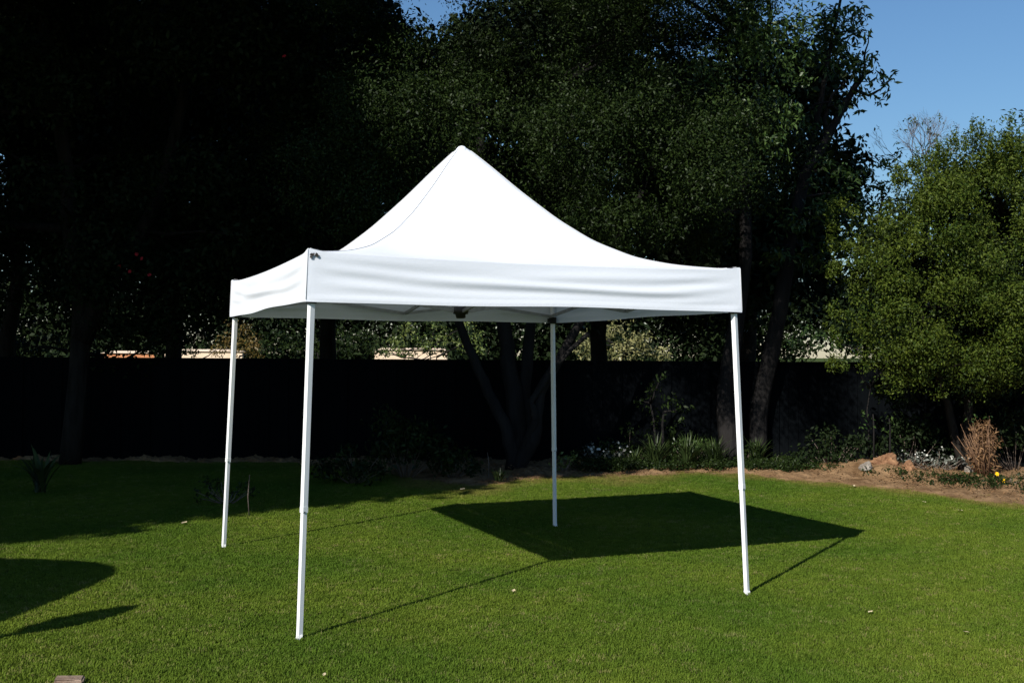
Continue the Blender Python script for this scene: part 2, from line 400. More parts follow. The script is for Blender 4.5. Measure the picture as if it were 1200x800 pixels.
# corner seams and the dark strap end showing at one corner
for sx, sy in ((-1, -1), (1, -1), (-1, 1), (1, 1)):
    sb = MB(); o_ = S+.004
    sb.tube([(sx*(o_), sy*(o_), HE+.012), (sx*(o_+.004), sy*(o_+.004), HE-.1), (sx*(o_+.011), sy*(o_+.011), HV+.012)], [.0022]*3, 6)
    sb.build('corner_seam', M['seam'], tent)
cp = MB()
for k_ in range(9):
    cp.box((-S+.012+random.uniform(0, 1)**1.8*.05, -S-.012, HE-.025+random.uniform(-.014, .016)), (random.uniform(.003, .009), .002, random.uniform(.003, .008)), tilt=Matrix.Rotation(random.uniform(-.6, .6), 3, 'Y'))
cp.build('corner_scuff', mat('scuff', (.05, .045, .04), .8, .1), tent)
hm = MB()
# peak cap
pc = MB(); pc.tube([(0, 0, 3.18), (0, 0, 3.222), (0, 0, 3.238), (0, 0, 3.244)], [.062, .040, .024, .006], 16); pc.build('peak_cap', M['cloth'], tent)
HJ = .73
for sx, sy in ((-1, -1), (1, -1), (-1, 1), (1, 1)):
    top = Vector((sx*(S-.035), sy*(S-.035), HE-.03)); foot = Vector((sx*SF, sy*SF, .012))
    d = (foot-top); j = top+d*((HE-.03-HJ)/(HE-.042))
    lg = MB(); lg.bar(top, j, .031); leg = lg.build('leg', M['leg'], tent)
    # inner tube, collar, foot plate, brackets
    b = MB(); b.bar(j+d.normalized()*-.02, foot, .0265); b.build('inner_tube', M['leg'], leg)
    b = MB(); b.bar(j+d.normalized()*-.03, j+d.normalized()*.004, .0335); b.build('collar', M['leg'], leg)
    b = MB(); b.box(j+Vector((0, -.0165, .0)), (.004, .003, .004)); b.build('push_button', M['plastic'], leg)
    b = MB(); b.box((foot.x, foot.y, .008), (.019, .019, .004)); b.box((foot.x, foot.y, .02), (.0155, .0155, .012)); b.build('foot_plate', M['leg'], leg)
    b = MB(); b.box(top+Vector((0, 0, .012)), (.027, .027, .035)); b.box(top+Vector((-sx*.03, 0, 0)), (.022, .012, .022)); b.box(top+Vector((0, -sy*.03, 0)), (.012, .022, .022)); b.build('corner_bracket', M['plastic'], leg)
    sl = top+d*.11
    b = MB(); b.box(sl, (.026, .026, .03)); b.box(sl+Vector((-sx*.03, 0, 0)), (.02, .011, .018)); b.box(sl+Vector((0, -sy*.03, 0)), (.011, .02, .018)); b.build('slider', M['plastic'], leg)
# scissor trusses
zt, zb_ = HE-.05, HE-.235
for side in range(4):
    tr = MB(); m_ = Matrix.Rotation(side*math.pi/2, 3, 'Z'); o_ = S-.05
    for x0, x1 in ((-o_, 0), (0, o_)):
        tr.bar(m_ @ Vector((x0, -o_+.008, zt)), m_ @ Vector((x1, -o_+.008, zb_)), .014, .026)
        tr.bar(m_ @ Vector((x0, -o_-.010, zb_)), m_ @ Vector((x1, -o_-.010, zt)), .014, .026)
    tr.build('truss', M['steel'], tent)
    tr = MB(); tr.bar(m_ @ Vector((0, -o_+.02, zt)), m_ @ Vector((0, -.05, zb_-.03)), .014, .026); tr.bar(m_ @ Vector((0, -o_+.02, zb_)), m_ @ Vector((0, -.05, zt+.02)), .014, .026); tr.build('cross_truss', M['steel'], tent)
hb = MB(); hb.bar((0, 0, zb_-.075), (0, 0, 3.2), .032); hb.build('centre_pole', M['leg'], tent)
hb = MB(); hb.tube([(0, 0, zb_-.085), (0, 0, zb_-.08), (0, 0, zb_-.055), (0, 0, zb_-.05), (0, 0, zb_), (0, 0, zb_+.005)], [.03, .04, .04, .06, .06, .03], 8, .1); hb.build('hub', M['plastic'], tent)

# ------------------------------------------------------------------ fence
def fence():
    f = empty('board_fence', (0, 16.1, 0)); tag(f, 'long dark painted board fence running behind the lawn and trees', 'fence')
    b = MB(); x = -15.
    while x < 17:
        w_ = random.uniform(.142, .148); b.box((x+w_/2, random.choice((-.011, .011)), .76+.0), (w_/2+.004, .009, .76), 0); x += w_+.004
    b.build('board_panel', M['fence'], f)
    b = MB(); b.box((1, 0, 1.537), (16, .03, .018)); b.build('top_rail', M['fence'], f)
    for zz in (.25, 1.2):
        b = MB(); b.box((1, .032, zz), (16, .02, .04)); b.build('rail', M['fence'], f)
    for i in range(14):
        b = MB(); b.box((-15+i*2.4, .098, .76), (.045, .045, .76)); b.build('post', M['fence'], f)
fence()

# ------------------------------------------------------------------ trees
def tree(name, loc, label, cat, trunks, groups, group=None, bark='bark', twigs=0, clump_limbs=.25):
    """trunks: list of (points, r0, r1); groups: (clumps, density, leafsize, material, asp)"""
    o = empty(name, loc); tag(o, label, cat, group)
    loc = Vector(loc); tips = []
    for pts, r0, r1 in trunks:
        b = MB(); path = []
        for a_, b_ in zip(pts, pts[1:]):
            seg = limb_path(a_, b_, 4, .10); path += seg if not path else seg[1:]
        k = len(path)-1; b.tube([p-loc for p in path], taper(k, r0, r1), 10, .07)
        b.build('trunk', M[bark], o); tips.append(path)
    allc = [c for g_ in groups for c in g_[0]]
    if clump_limbs and tips:
        n = 0
        allp = [p for path in tips for p in path[len(path)//3:]]
        for c in allc:
            if random.random() > clump_limbs or n >= 24: continue
            cc = Vector(c[:3]); src = min(allp, key=lambda p: (p-cc).length+max(0, p.z-cc.z)*.6)
            L_ = (src-cc).length
            if L_ > 5: continue
            b = MB(); b.tube([p-loc for p in limb_path(src, cc, 5, .25)], taper(5, .018+.014*L_, .006), 6, .05); n += 1; b.build('limb', M[bark], o)
    for cl, dens, size, m_, asp in groups:
        cr = foliage('crown', [(c[0]-loc.x, c[1]-loc.y, c[2]-loc.z, *c[3:]) for c in cl], dens, size, M[m_], o, asp)
    return o
def pxc(lst, D, jit=.25):                 # clumps given where they are seen at a distance D
    out = []
    for x, y, r in lst:
        p = at(x, y, D+random.uniform(-jit, jit)); k = r*D/F
        out.append((p.x, p.y, p.z, k, k, k*.85))
    return out

def lobes(c, r, nl, per, lr, cr, zmin):
    out = []
    for q in ell_clumps(c, r, nl, lr, zmin, .2):
        out += ell_clumps(q[:3], (q[3], q[3], q[3]*.8), per, cr, zmin, .1)
    return out
# left tree, deep in shade
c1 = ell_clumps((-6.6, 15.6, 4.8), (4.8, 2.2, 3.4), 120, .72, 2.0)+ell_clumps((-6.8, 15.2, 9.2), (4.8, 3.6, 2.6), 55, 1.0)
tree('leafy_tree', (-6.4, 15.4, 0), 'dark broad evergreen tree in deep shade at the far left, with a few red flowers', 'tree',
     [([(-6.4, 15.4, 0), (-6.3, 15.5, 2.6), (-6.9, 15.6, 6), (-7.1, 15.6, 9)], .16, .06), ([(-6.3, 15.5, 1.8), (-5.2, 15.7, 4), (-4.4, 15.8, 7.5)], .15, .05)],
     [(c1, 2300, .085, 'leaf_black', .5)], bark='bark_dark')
# many-stemmed tree behind the tent
c2 = lobes((.1, 14.9, 5.0), (3.9, 2.3, 3.0), 17, 8, .85, .38, 2.4)+ell_clumps((.1, 14.8, 5.0), (4.0, 2.4, 3.0), 75, .36, 2.4, .1)+ell_clumps((0, 12.2, 6.4), (3.6, .7, .9), 40, .42, 5.2)+ell_clumps((.2, 14.0, 9.0), (4.8, 3.8, 2.4), 70, 1.0)+ell_clumps((-1.0, 12.5, 3.9), (1.6, .5, 1.0), 26, .5, 2.75)+ell_clumps((1.7, 12.9, 4.0), (1.4, .5, 1.1), 24, .5, 2.75)  # front and overhang clumps added to keep sun off trunks and fence
b0 = (.06, 14.9, 0)
def pj(lst, D): return [tuple(at(x, y, D)) for x, y in lst]
tree('leafy_tree', b0, 'many-stemmed evergreen tree with a wide dark crown rising directly behind the tent peak', 'tree',
     [([b0]+pj([(606, 500), (598, 440), (590, 370), (570, 250), (560, 120)], 15), .17, .06),
      ([b0]+pj([(595, 505), (572, 460), (548, 405), (520, 340), (470, 200)], 14.8), .11, .04),
      ([b0]+pj([(618, 510), (614, 450), (622, 380), (640, 260), (660, 100)], 15.1), .13, .05),
      ([b0]+pj([(625, 515), (632, 460), (662, 410), (700, 340), (760, 200)], 14.7), .12, .04),
      ([b0]+pj([(628, 490), (622, 470), (650, 430), (690, 390)], 14.6), .07, .03)],
     [(c2, 6000, .043, 'leaf_dark', .42)])
# right-hand tree with two straight-ish stems
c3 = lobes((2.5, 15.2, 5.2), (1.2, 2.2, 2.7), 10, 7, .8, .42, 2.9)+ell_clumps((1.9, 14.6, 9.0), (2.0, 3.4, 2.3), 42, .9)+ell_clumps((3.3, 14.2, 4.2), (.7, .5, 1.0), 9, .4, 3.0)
c3_lit = pxc([(880, 60, 40), (905, 110, 34), (925, 70, 34), (900, 30, 40), (925, 140, 20), (900, 165, 22), (940, 25, 30), (850, 140, 40), (875, 190, 22), (840, 220, 22), (830, 80, 40), (940, 95, 14), (915, 180, 14), (870, 20, 30), (895, 50, 26), (930, 130, 18)], 13.1)  # sunlit clusters, their brightness put into a lighter leaf colour
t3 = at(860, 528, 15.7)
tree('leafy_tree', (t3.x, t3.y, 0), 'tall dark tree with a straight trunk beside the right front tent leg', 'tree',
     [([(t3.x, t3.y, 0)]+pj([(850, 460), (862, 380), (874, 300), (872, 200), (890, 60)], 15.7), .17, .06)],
     [(c3, 5200, .048, 'leaf_dark', .42), (c3_lit, 2300, .075, 'leaf_mid', .36)])
# leaning tree whose top branch stands against the sky
t4 = at(882, 530, 16.0)
c4 = pxc([(1014, 85, 16), (1035, 92, 11), (1000, 72, 16), (1032, 118, 7), (1012, 108, 9), (1022, 66, 7), (985, 52, 20), (1003, 36, 13), (1000, 14, 16),
          (975, 78, 11), (965, 40, 22), (1012, 20, 8), (1046, 88, 5), (1008, 132, 5), (985, 122, 8), (975, 20, 22), (1040, 108, 5), (950, 66, 18), (1018, 40, 6),
          (955, 128, 5), (948, 150, 9), (968, 190, 13), (985, 200, 14), (945, 215, 20), (990, 225, 16), (965, 245, 22), (1000, 250, 16), (1005, 205, 8),
          (930, 260, 22), (990, 285, 20), (955, 300, 22), (915, 300, 18), (1000, 330, 20), (1015, 300, 18)], 15.8, .3)
tree('leaning_tree', (t4.x, 16.0, 0), 'slender leaning tree whose forked leafy top branch stands out against the blue sky', 'tree',
     [([(t4.x, 16.0, 0)]+pj([(900, 430), (917, 340), (930, 260), (945, 200), (966, 168), (985, 132), (1000, 105), (1012, 88)], 15.9), .15, .035),
      (pj([(970, 160), (966, 140), (975, 112), (992, 95)], 15.9), .04, .015), (pj([(985, 132), (970, 120), (955, 122), (948, 130)], 15.9), .03, .012),
      (pj([(1000, 105), (1018, 112), (1032, 105), (1045, 92)], 15.9), .03, .01), (pj([(945, 200), (965, 100), (975, 40), (985, 0)], 16.1), .05, .02)],
     [(c4, 2300, .115, 'leaf_mid', .32)], clump_limbs=.5)
# second row: dense trees beyond the fence
second = [(-13.5, 20.0, 5.8, 3.2, 'dense dark tree beyond the fence, outermost at far left'), (-7.0, 21.6, 5.6, 3.2, 'dense dark tree beyond the fence behind the far left tent leg'), (-9.8, 20.5, 5.6, 3.0, 'dense dark tree beyond the fence at the far left edge'), (-3.6, 20.4, 5.6, 3.3, 'dense dark tree beyond the fence between left tent legs'),
          (1.6, 20.6, 5.6, 3.0, 'dense dark tree beyond the fence behind the many-stemmed tree'), (4.6, 21.0, 5.2, 2.0, 'dense dark narrow tree beyond the fence behind the straight trunk')]
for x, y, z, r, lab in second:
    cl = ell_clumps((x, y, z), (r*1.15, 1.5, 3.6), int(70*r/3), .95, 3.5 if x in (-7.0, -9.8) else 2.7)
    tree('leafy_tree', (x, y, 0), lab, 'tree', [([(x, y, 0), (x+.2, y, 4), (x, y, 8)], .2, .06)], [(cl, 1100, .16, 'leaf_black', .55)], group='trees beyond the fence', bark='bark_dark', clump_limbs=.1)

# right side: big sunlit rounded bush-tree
def surf_clumps(lst, D, jit): return pxc(lst, D, jit)
c5 = []
for i in range(105):
    a_ = random.uniform(0, 2*math.pi); q = math.sqrt(random.random()); x = 1118+128*q*math.cos(a_); y = 318+145*q*math.sin(a_)
    if y < 318: x += (318-y)*.22
    D = 14.6-1.1*math.sqrt(max(0, 1-q*q))+random.uniform(-.1, .1)
    if x < 1230 and y < 445: c5 += pxc([(x, y, random.uniform(16, 32))], D, .15)
for i in range(40):
    x = random.uniform(1130, 1290); y = random.uniform(180, 430); c5 += pxc([(x, y, random.uniform(24, 40))], 14.9, .4)
c5 += pxc([(1060, 200, 14), (1080, 190, 14), (1100, 185, 14), (1130, 172, 16), (1160, 168, 18), (1190, 172, 18), (1180, 160, 12), (1150, 185, 26), (1180, 190, 28), (1205, 185, 30), (1115, 205, 24), (1090, 225, 24), (1065, 235, 20), (1215, 165, 22), (1200, 215, 30), (1120, 440, 20), (1150, 455, 14), (1080, 440, 18), (1100, 462, 10), (1180, 440, 22)], 14.3)
c5_shade = []  # inner and low leaves, crown shade put into a near-black leaf colour
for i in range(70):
    a_ = random.uniform(0, 2*math.pi); q = math.sqrt(random.random()); c5_shade += pxc([(1140+125*q*math.cos(a_), 325+125*q*math.sin(a_), 36)], 15.0, .3)
c5_shade += pxc([(1040+i*18, 455+random.uniform(-14, 10), 20) for i in range(12)], 15.3, .2)
c5_shade += pxc([(random.uniform(1060, 1230), random.uniform(240, 420), 30) for i in range(26)], 15.4, .2)
for i in range(46):
    x_ = random.uniform(1045, 1215); y_ = 168+max(0, 1130-x_)*.55+random.uniform(-16, 6); p = at(x_, y_, 14.2+random.uniform(-.5, .4)); c5.append((p.x, p.y, p.z, .05, .05, random.uniform(.12, .24)))
for i in range(40):
    a_ = random.uniform(2.2, 4.4); x_ = 1110+150*math.cos(a_)*random.uniform(.85, 1.1); y_ = 330-125*math.sin(a_-math.pi/2-.2)*0+random.uniform(-100, 120); p = at(max(975, min(1040, x_)), y_, 14.2); c5.append((p.x, p.y, p.z, .10, .1, .10))
b5 = (6.35, 14.9, 0)
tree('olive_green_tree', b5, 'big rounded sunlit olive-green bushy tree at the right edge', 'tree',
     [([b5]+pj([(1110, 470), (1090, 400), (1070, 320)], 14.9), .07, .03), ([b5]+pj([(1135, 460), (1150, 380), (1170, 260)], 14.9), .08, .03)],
     [(c5, 9000, .040, 'leaf_olive', .45), (c5_shade, 2300, .08, 'leaf_black', .5)], clump_limbs=.3, bark='bark_dark')
# darker shrubs between
c6 = pxc([(1020, 200, 13), (1040, 190, 13), (1030, 220, 18), (1010, 240, 18), (1045, 240, 18), (1015, 275, 20), (1040, 280, 18), (1010, 310, 20), (1035, 320, 18), (1000, 340, 20), (1025, 355, 20), (985, 370, 18), (1015, 390, 18), (995, 400, 14), (1045, 395, 16), (1060, 210, 13), (1070, 195, 9), (1055, 178, 7)], 16.9, .3)
b6 = (5.6, 16.9, 0)
tree('leafy_shrub', b6, 'dark green upright shrub between the leaning tree and the rounded olive tree', 'shrub', [([b6]+pj([(1015, 400), (1025, 300), (1035, 230)], 16.9), .05, .02)], [(c6, 2300, .085, 'leaf_mid', .4)])
# twiggy bare tree
def bare_tree():
    base = at(1080, 400, 19); base.z = 0
    o = empty('bare_tree', base); tag(o, 'nearly leafless twiggy tree poking above the rounded bush against the sky', 'tree')
    b = MB(); b.tube([p-base for p in limb_path(base, at(1085, 200, 19), 6, .06)], taper(6, .10, .045), 8); b.build('trunk', M['twig'], o)
    tw = MB()
    def grow(p, d, L_, r, dep):
        q = p+d*L_; mid = p+d*L_*.5+Vector((random.uniform(-1, 1), random.uniform(-1, 1), random.uniform(-.5, .5)))*L_*.07
        tw.tube([p-base, mid-base, q-base], [r, r*.85, r*.7], 5)
        if dep == 0: ends.append(q); return
        for i in range(random.choice((2, 3, 3))):
            nd = (d+Vector((random.uniform(-1, 1), random.uniform(-.8, .8), random.uniform(-.3, .7)))*.8).normalized()
            grow(q, nd, L_*random.uniform(.62, .85), r*.62, dep-1)
    ends = []
    s = at(1085, 205, 19)
    for tx, ty in ((1060, 130), (1085, 120), (1110, 118), (1045, 160), (1128, 130)):
        d = (at(tx, ty, 19+random.uniform(-.4, .4))-s).normalized(); grow(s-Vector((0, 0, .15)), d, .40, .014, 5)
    tw.build('branches', M['twig'], o)
    e = [p for p in ends if random.random() < .03]
    foliage('leaves', [(p.x-base.x, p.y-base.y, p.z-base.z, .06, .06, .05) for p in e], 1600, .07, M['leaf_mid'], o)
bare_tree()
b7 = at(1188, 400, 18); b7.z = 0
tree('leafy_tree', b7, 'small dark leafy treetop peeking above the olive bush at the right frame edge', 'tree', [([b7, at(1188, 250, 18), at(1186, 160, 18)], .08, .02)],
     [(pxc([(1190, 150, 11), (1184, 135, 7), (1200, 140, 10), (1172, 142, 4), (1195, 165, 14), (1215, 150, 14), (1187, 128, 3)], 18), 2300, .09, 'leaf_mid', .35)])

# shrubs seen through the gap above the fence
def shrub(lst, D, m_, label, size=.07, dens=2200, name='leafy_shrub', group=None, stems=True, asp=.42):
    cl = pxc(lst, D, .25); cx = sum(c[0] for c in cl)/len(cl)
    b = Vector((cx, D, 0)); top = max(c[2] for c in cl)
    return tree(name, b, label, 'shrub', [([b, Vector((cx+.05, D, top*.6))], .04, .015), ([b, Vector((cx-.15, D, top*.7))], .03, .012)] if stems else [], [(cl, dens, size, m_, asp)], group=group, clump_limbs=.6)
gs = 'sunlit shrubs beyond the fence'
shrub([(690, 405, 16), (705, 392, 16), (725, 385, 13), (745, 400, 16), (760, 410, 14), (700, 415, 18), (730, 412, 20), (757, 395, 9), (690, 390, 8), (735, 372, 8), (715, 376, 8), (778, 415, 12)], 32, 'leaf_pale', 'pale sunlit shrub above the fence between the back and right tent legs', .12, 1500, group=gs)
shrub([(265, 400, 14), (280, 405, 16), (295, 400, 12), (285, 385, 12), (300, 412, 12), (255, 412, 10), (270, 378, 8)], 32, 'leaf_rust', 'yellow-brown sunlit shrub above the fence beside the far left tent leg', .09, 2000, group=gs)
shrub([(465, 400, 14), (480, 385, 12), (500, 402, 14), (520, 395, 13), (540, 405, 12), (558, 395, 12), (548, 380, 9), (510, 380, 9), (452, 412, 8), (565, 410, 9), (470, 410, 10)], 33, 'leaf_lime', 'bright green shrub above the fence under the middle of the canopy', .10, 1300, group=gs)
shrub([(330, 395, 14), (345, 405, 14), (315, 405, 12), (385, 398, 14), (405, 405, 16), (425, 395, 13), (395, 385, 10), (370, 410, 12), (440, 408, 12)], 31, 'leaf_dark', 'dark shrub above the fence between the left tent legs', .10, 1900, group=gs)
shrub([(30, 405, 16), (60, 400, 18), (90, 398, 16), (100, 398, 13), (150, 386, 12), (185, 390, 12), (215, 388, 12), (200, 384, 14), (240, 388, 12), (140, 385, 12), (10, 400, 18)], 24, 'leaf_black', 'low dark hedge shrub above the fence at far left, over the cream wall', .09, 1900, group=gs)
shrub([(960, 395, 14), (930, 400, 12), (985, 400, 14), (1010, 405, 12), (945, 385, 10), (1040, 408, 14), (1070, 410, 14), (1100, 405, 16), (1140, 405, 16), (1180, 405, 16)], 30, 'leaf_mid', 'green shrub above the fence right of the leaning tree', .09, 1300, group=gs)
# cream walls beyond
def gwall(x0, x1, ytop, D, lab, cap):
    a_ = at(x0, ytop, D); b_ = at(x1, ytop+.006*0, D); o = empty('garden_wall', ((a_.x+b_.x)/2, D, 0)); tag(o, lab, 'wall', 'cream garden walls beyond the fence')
    hw = (b_.x-a_.x)/2; b = MB(); b.box((0, .1, (a_.z-.06)/2), (hw-.03, .1, (a_.z-.06)/2)); b.build('wall_face', M['terra' if cap else 'cream'], o)
    b = MB(); b.add([(-hw, -.06, a_.z-.057), (hw, -.06, a_.z-.057), (hw-.25, .3, a_.z+.02), (-hw+.3, .3, a_.z+.02), (-hw, .36, a_.z-.057), (hw, .36, a_.z-.057)], [(0, 1, 2, 3), (3, 2, 5, 4), (0, 3, 4), (1, 5, 2), (0, 4, 5, 1)]); b.build('coping', M['cream'], o)
gwall(118, 182, 411.5, 34.5, 'low wall beyond the fence with sloping cream coping over terracotta', True)
gwall(192, 285, 409.5, 36, 'cream wall section beyond the fence broken up by dark shrub leaves', False)
gwall(438, 525, 408, 37, 'pale cream wall glimpsed through shrubs under the middle of the canopy', False)
shrub([(445, 398, 6), (452, 412, 6), (468, 404, 5), (475, 414, 5), (492, 400, 8), (500, 410, 6), (515, 405, 6), (522, 414, 6), (462, 396, 6), (435, 410, 7), (482, 408, 4), (445, 412, 5), (460, 408, 4), (485, 414, 5), (508, 413, 5), (518, 410, 5)], 34.5, 'leaf_dark', 'sparse dark leaves in front of the pale wall under the middle of the canopy', .12, 1500)
shrub([(176, 410, 7), (186, 414, 7), (196, 409, 6), (207, 413, 6), (219, 408, 6), (228, 413, 6), (240, 405, 6), (260, 405, 5)], 33, 'leaf_black', 'dark ragged shrub in front of the cream wall beyond the fence at left', .12, 1700)
# far wood closing the view
tw_ = []
for i in range(130):
    x = random.uniform(-30, 26); tw_.append((x, 47+random.uniform(-2, 2), random.uniform(.8, 4.6), 2.0, 1.3, 1.5))
wd = foliage('distant_wood', tw_, 330, .30, M['leaf_black'], None); tag(wd, 'dark far-off wood behind the neighbouring garden', 'wood', kind='stuff')

# ------------------------------------------------------------------ bed plants
def strappy(x, y, h, spread, n, label, m_='blade', group=None, name='strap_leaf_plant', wd=.016, up=1., flowers=None):
    o = empty(name, (x, y, .03)); tag(o, label, 'plant', group); V = []; Q = []; T = []
    for i in range(n):
        a_ = random.uniform(0, 6.283); L_ = h*random.uniform(.6, 1.15); sp = spread*random.uniform(.2, 1.0); k = 6; tv = random.random()
        s = Vector((math.cos(a_), math.sin(a_), 0)); t_ = Vector((-math.sin(a_), math.cos(a_), 0)); b0_ = Vector((random.uniform(-.05, .05), random.uniform(-.05, .05), 0))
        for j in range(k+1):
            t = j/k; p = b0_+s*sp*t**1.3+Vector((0, 0, L_*(t*1.15-.35*t*t*(sp/spread)*(1/up)-.15*t**3)))
            w_ = wd*(1-t**2.2)*(.5+.9*min(1, t*3))*.6+.0008
            V += [p-t_*w_, p+t_*w_]; T += [tv, tv]
            if j: i0 = len(V)-4; Q.append((i0, i0+1, i0+3, i0+2))
    np_mesh('blades', np.array([tuple(v) for v in V]), np.array(Q), M[m_], o, np.array(T), smooth=True)
    if flowers:
        cnt, fm, fr, fh = flowers
        for i in range(cnt):
            a_ = random.uniform(0, 6.283); rr = spread*.8*math.sqrt(random.random()); flower(o, Vector((rr*math.cos(a_), rr*math.sin(a_), h*fh*random.uniform(.8, 1.1))), fr, fm)
    return o
def flower(parent, p, r, m_, stem=False):
    b = MB(); nrm = Vector((random.uniform(-.5, .3), -.8, random.uniform(.1, .9))).normalized()
    x = nrm.cross(Vector((0, 0, 1))).normalized(); y = nrm.cross(x)
    for i in range(6):
        a_ = i*math.pi/3; d = x*math.cos(a_)+y*math.sin(a_); t_ = nrm.cross(d)
        b.add([p, p+d*r*.6+t_*r*.3+nrm*r*.15, p+d*r, p+d*r*.6-t_*r*.3+nrm*r*.15], [(0, 1, 2, 3)])
    b.build('flower', M[m_], parent)
def leafy(x, y, w_, h, label, m_='leaf_mid', size=.05, dens=3000, n=14, flowers=None, group=None, name='leafy_plant', asp=.45):
    o = empty(name, (x, y, .02)); tag(o, label, 'plant', group); cl = []
    b = MB()
    for i in range(n):
        a_ = random.uniform(0, 6.283); q = math.sqrt(random.random()); px_ = w_/2*q*math.cos(a_); py_ = w_/2*.7*q*math.sin(a_)
        z = h*random.uniform(.25, .85)*(1-.45*q*q); k = min(w_, h)*random.uniform(.16, .3)
        cl.append((px_, py_, z, k, k, k*.8)); b.tube(limb_path((px_*.2, py_*.2, 0), (px_, py_, z), 3, .15), [.006, .005, .004, .003], 5)
    b.build('stems', M['twig'], o)
    foliage('foliage', cl, dens, size, M[m_], o, asp)
    if flowers:
        cnt, fm, fr = flowers
        for i in range(cnt):
            c = random.choice(cl); d = Vector((random.uniform(-.8, .8), -random.uniform(.3, 1), random.uniform(.1, 1))).normalized()
            flower(o, Vector(c[:3])+d*c[3]*1.05, fr*random.uniform(.7, 1.2), fm)
    return o
def gx(px, py): return G(px, py)
gsb = 'strappy plants along the back bed'
for px_, py_, h, sp, n, lab in ((790, 546, .62, .45, 90, 'tall strappy plant against the dark fence, leftmost of the tall pair'),
                                (826, 545, .60, .45, 90, 'tall strappy plant against the dark fence, left of the straight trunk'),
                                (772, 553, .52, .40, 90, 'strappy dark green plant left of centre in the back bed row, beside white blossoms'),
                                (812, 554, .56, .42, 100, 'strappy dark green plant in the back bed directly behind the shadow tip of the tent'),
                                (842, 553, .52, .40, 100, 'strappy plant in the back bed just left of the right front tent leg'),
                                (893, 551, .45, .38, 80, 'strappy plant in the back bed just right of the right front tent leg')):
    x, y = gx(px_, py_); strappy(x, y+.35, h, sp, n, lab, group=gsb, wd=.012)
x, y = gx(745, 551); strappy(x, y+.2, .30, .32, 40, 'low grassy tussock at the front of the back bed')
x, y = gx(716, 550); leafy(x, y+.4, .75, .42, 'bushy plant with white flowers in the back bed right of the back tent leg', 'leaf_silver', .05, 2800, 16, (22, 'petal_white', .022))
x, y = gx(760, 545); leafy(x, y+.6, .60, .50, 'leafy plant dotted with white blossoms behind the strappy plants', 'leaf_mid', .05, 2800, 14, (26, 'petal_white', .022))
x, y = gx(661, 556); leafy(x, y+.1, .34, .36, 'small bright green leafy plant right beside the back tent leg', 'leaf_lime', .06, 2600, 9)
x, y = gx(585, 566); strappy(x, y, .18, .22, 60, 'small pale grass tuft at the foot of the many-stemmed tree', 'blade', wd=.008, name='grass_tuft')
x, y = gx(690, 556); leafy(x, y+.25, .34, .22, 'reddish low plant between the back tent leg and white blossoms', 'leaf_rust', .05, 2600, 8)
for px_, py_, w_, h, m_, lab in ((700, 546, .7, .35, 'leaf_dark', 'dark bushy plant behind the reddish low plant in the back bed'), (738, 544, .8, .6, 'leaf_dark', 'dark bushy plant against the fence behind the white blossoms'),
                                  (800, 540, .9, .55, 'leaf_mid', 'bushy green plant against the fence behind the tall strappy leaves'), (855, 540, .7, .5, 'leaf_dark', 'dark bushy plant between the straight trunk and the fence'),
                                  (970, 546, .7, .35, 'leaf_dark', 'dark bushy plant behind the low bed edge plants')):
    x, y = gx(px_, py_); leafy(x, min(y+.3, 15.7), w_, h, lab, m_, .055, 2800, 18)
gl = 'low plants along the bed edge'
for px_, py_, w_, h, m_, lab in ((950, 550, .40, .25, 'leaf_mid', 'low green plant at the bed edge right of the tent'), (985, 551, .46, .30, 'leaf_mid', 'broad low green plant at the bed edge, second to the right of the tent'),
                                  (1008, 553, .30, .17, 'leaf_lime', 'bright low plant at the bed edge near the reddish rock'), (1035, 556, .2, .13, 'leaf_silver', 'tiny grey-green cushion plant in front of the reddish rock'),
                                  (915, 548, .4, .2, 'leaf_mid', 'low dark plant at the bed edge behind the right front leg')):
    x, y = gx(px_, py_); leafy(x, y+.1, w_, h, lab, m_, .055, 2600, 8, group=gl)
x, y = gx(1092, 553); leafy(x, y-.15, 1.0, .44, 'spreading silvery shrub with small white flowers beside the dry stump of stalks', 'leaf_silver', .05, 2600, 24, (18, 'petal_white', .015))
x, y = gx(1125, 556); leafy(x, y+.3, .55, .3, 'dark low plant in front of the silvery shrub', 'leaf_dark', .05, 2600, 9)
x, y = gx(1180, 571); leafy(x, y, .34, .19, 'low green plant with yellow flowers at the right edge of the bed', 'leaf_lime', .05, 2400, 9, (4, 'petal_yellow', .030))
x, y = gx(1197, 566); leafy(x+.1, y+.2, .3, .2, 'low rust-tinted plant at the extreme right of the bed', 'leaf_rust', .05, 2400, 7)
# low ground cover and litter
cl = []
for i in range(420):
    x = random.uniform(.95, 4.4) if i < 330 else random.uniform(4.4, 8.5); y = edge_y(x)+random.uniform(.05, .95)**1.1*(1 if x < 4 else .5)+(0 if x < 4 else random.uniform(.5, 1.4)); k = random.uniform(.07, .17)
    cl.append((x, y, .05+random.uniform(0, .08), k, k, k*.55))
o = foliage('ground_cover', cl, 9000, .035, M['leaf_dark'], None, .5, 0); tag(o, 'low dark leafy ground cover carpeting the back bed under the taller plants', 'ground cover', kind='stuff')
n = 2600; x = RNG.uniform(-1, 9, n); y = np.interp(x, [p[0] for p in EDGE], [p[1] for p in EDGE])+RNG.uniform(-.35, 1.3, n); Z = .03+.07*np.clip((y-np.interp(x, [p[0] for p in EDGE], [p[1] for p in EDGE])), 0, 1)**.8
V, Q = leaf_arrays(np.stack([x, y, Z], 1), np.tile([0, 0, 2.], (n, 1)), .035, .5, 0); o = np_mesh('leaf_litter', V, Q, M['dry'], None, RNG.uniform(0, 1, n*4)); tag(o, 'dry brown leaf litter scattered over the bare soil and lawn edge', 'leaf litter', kind='stuff')
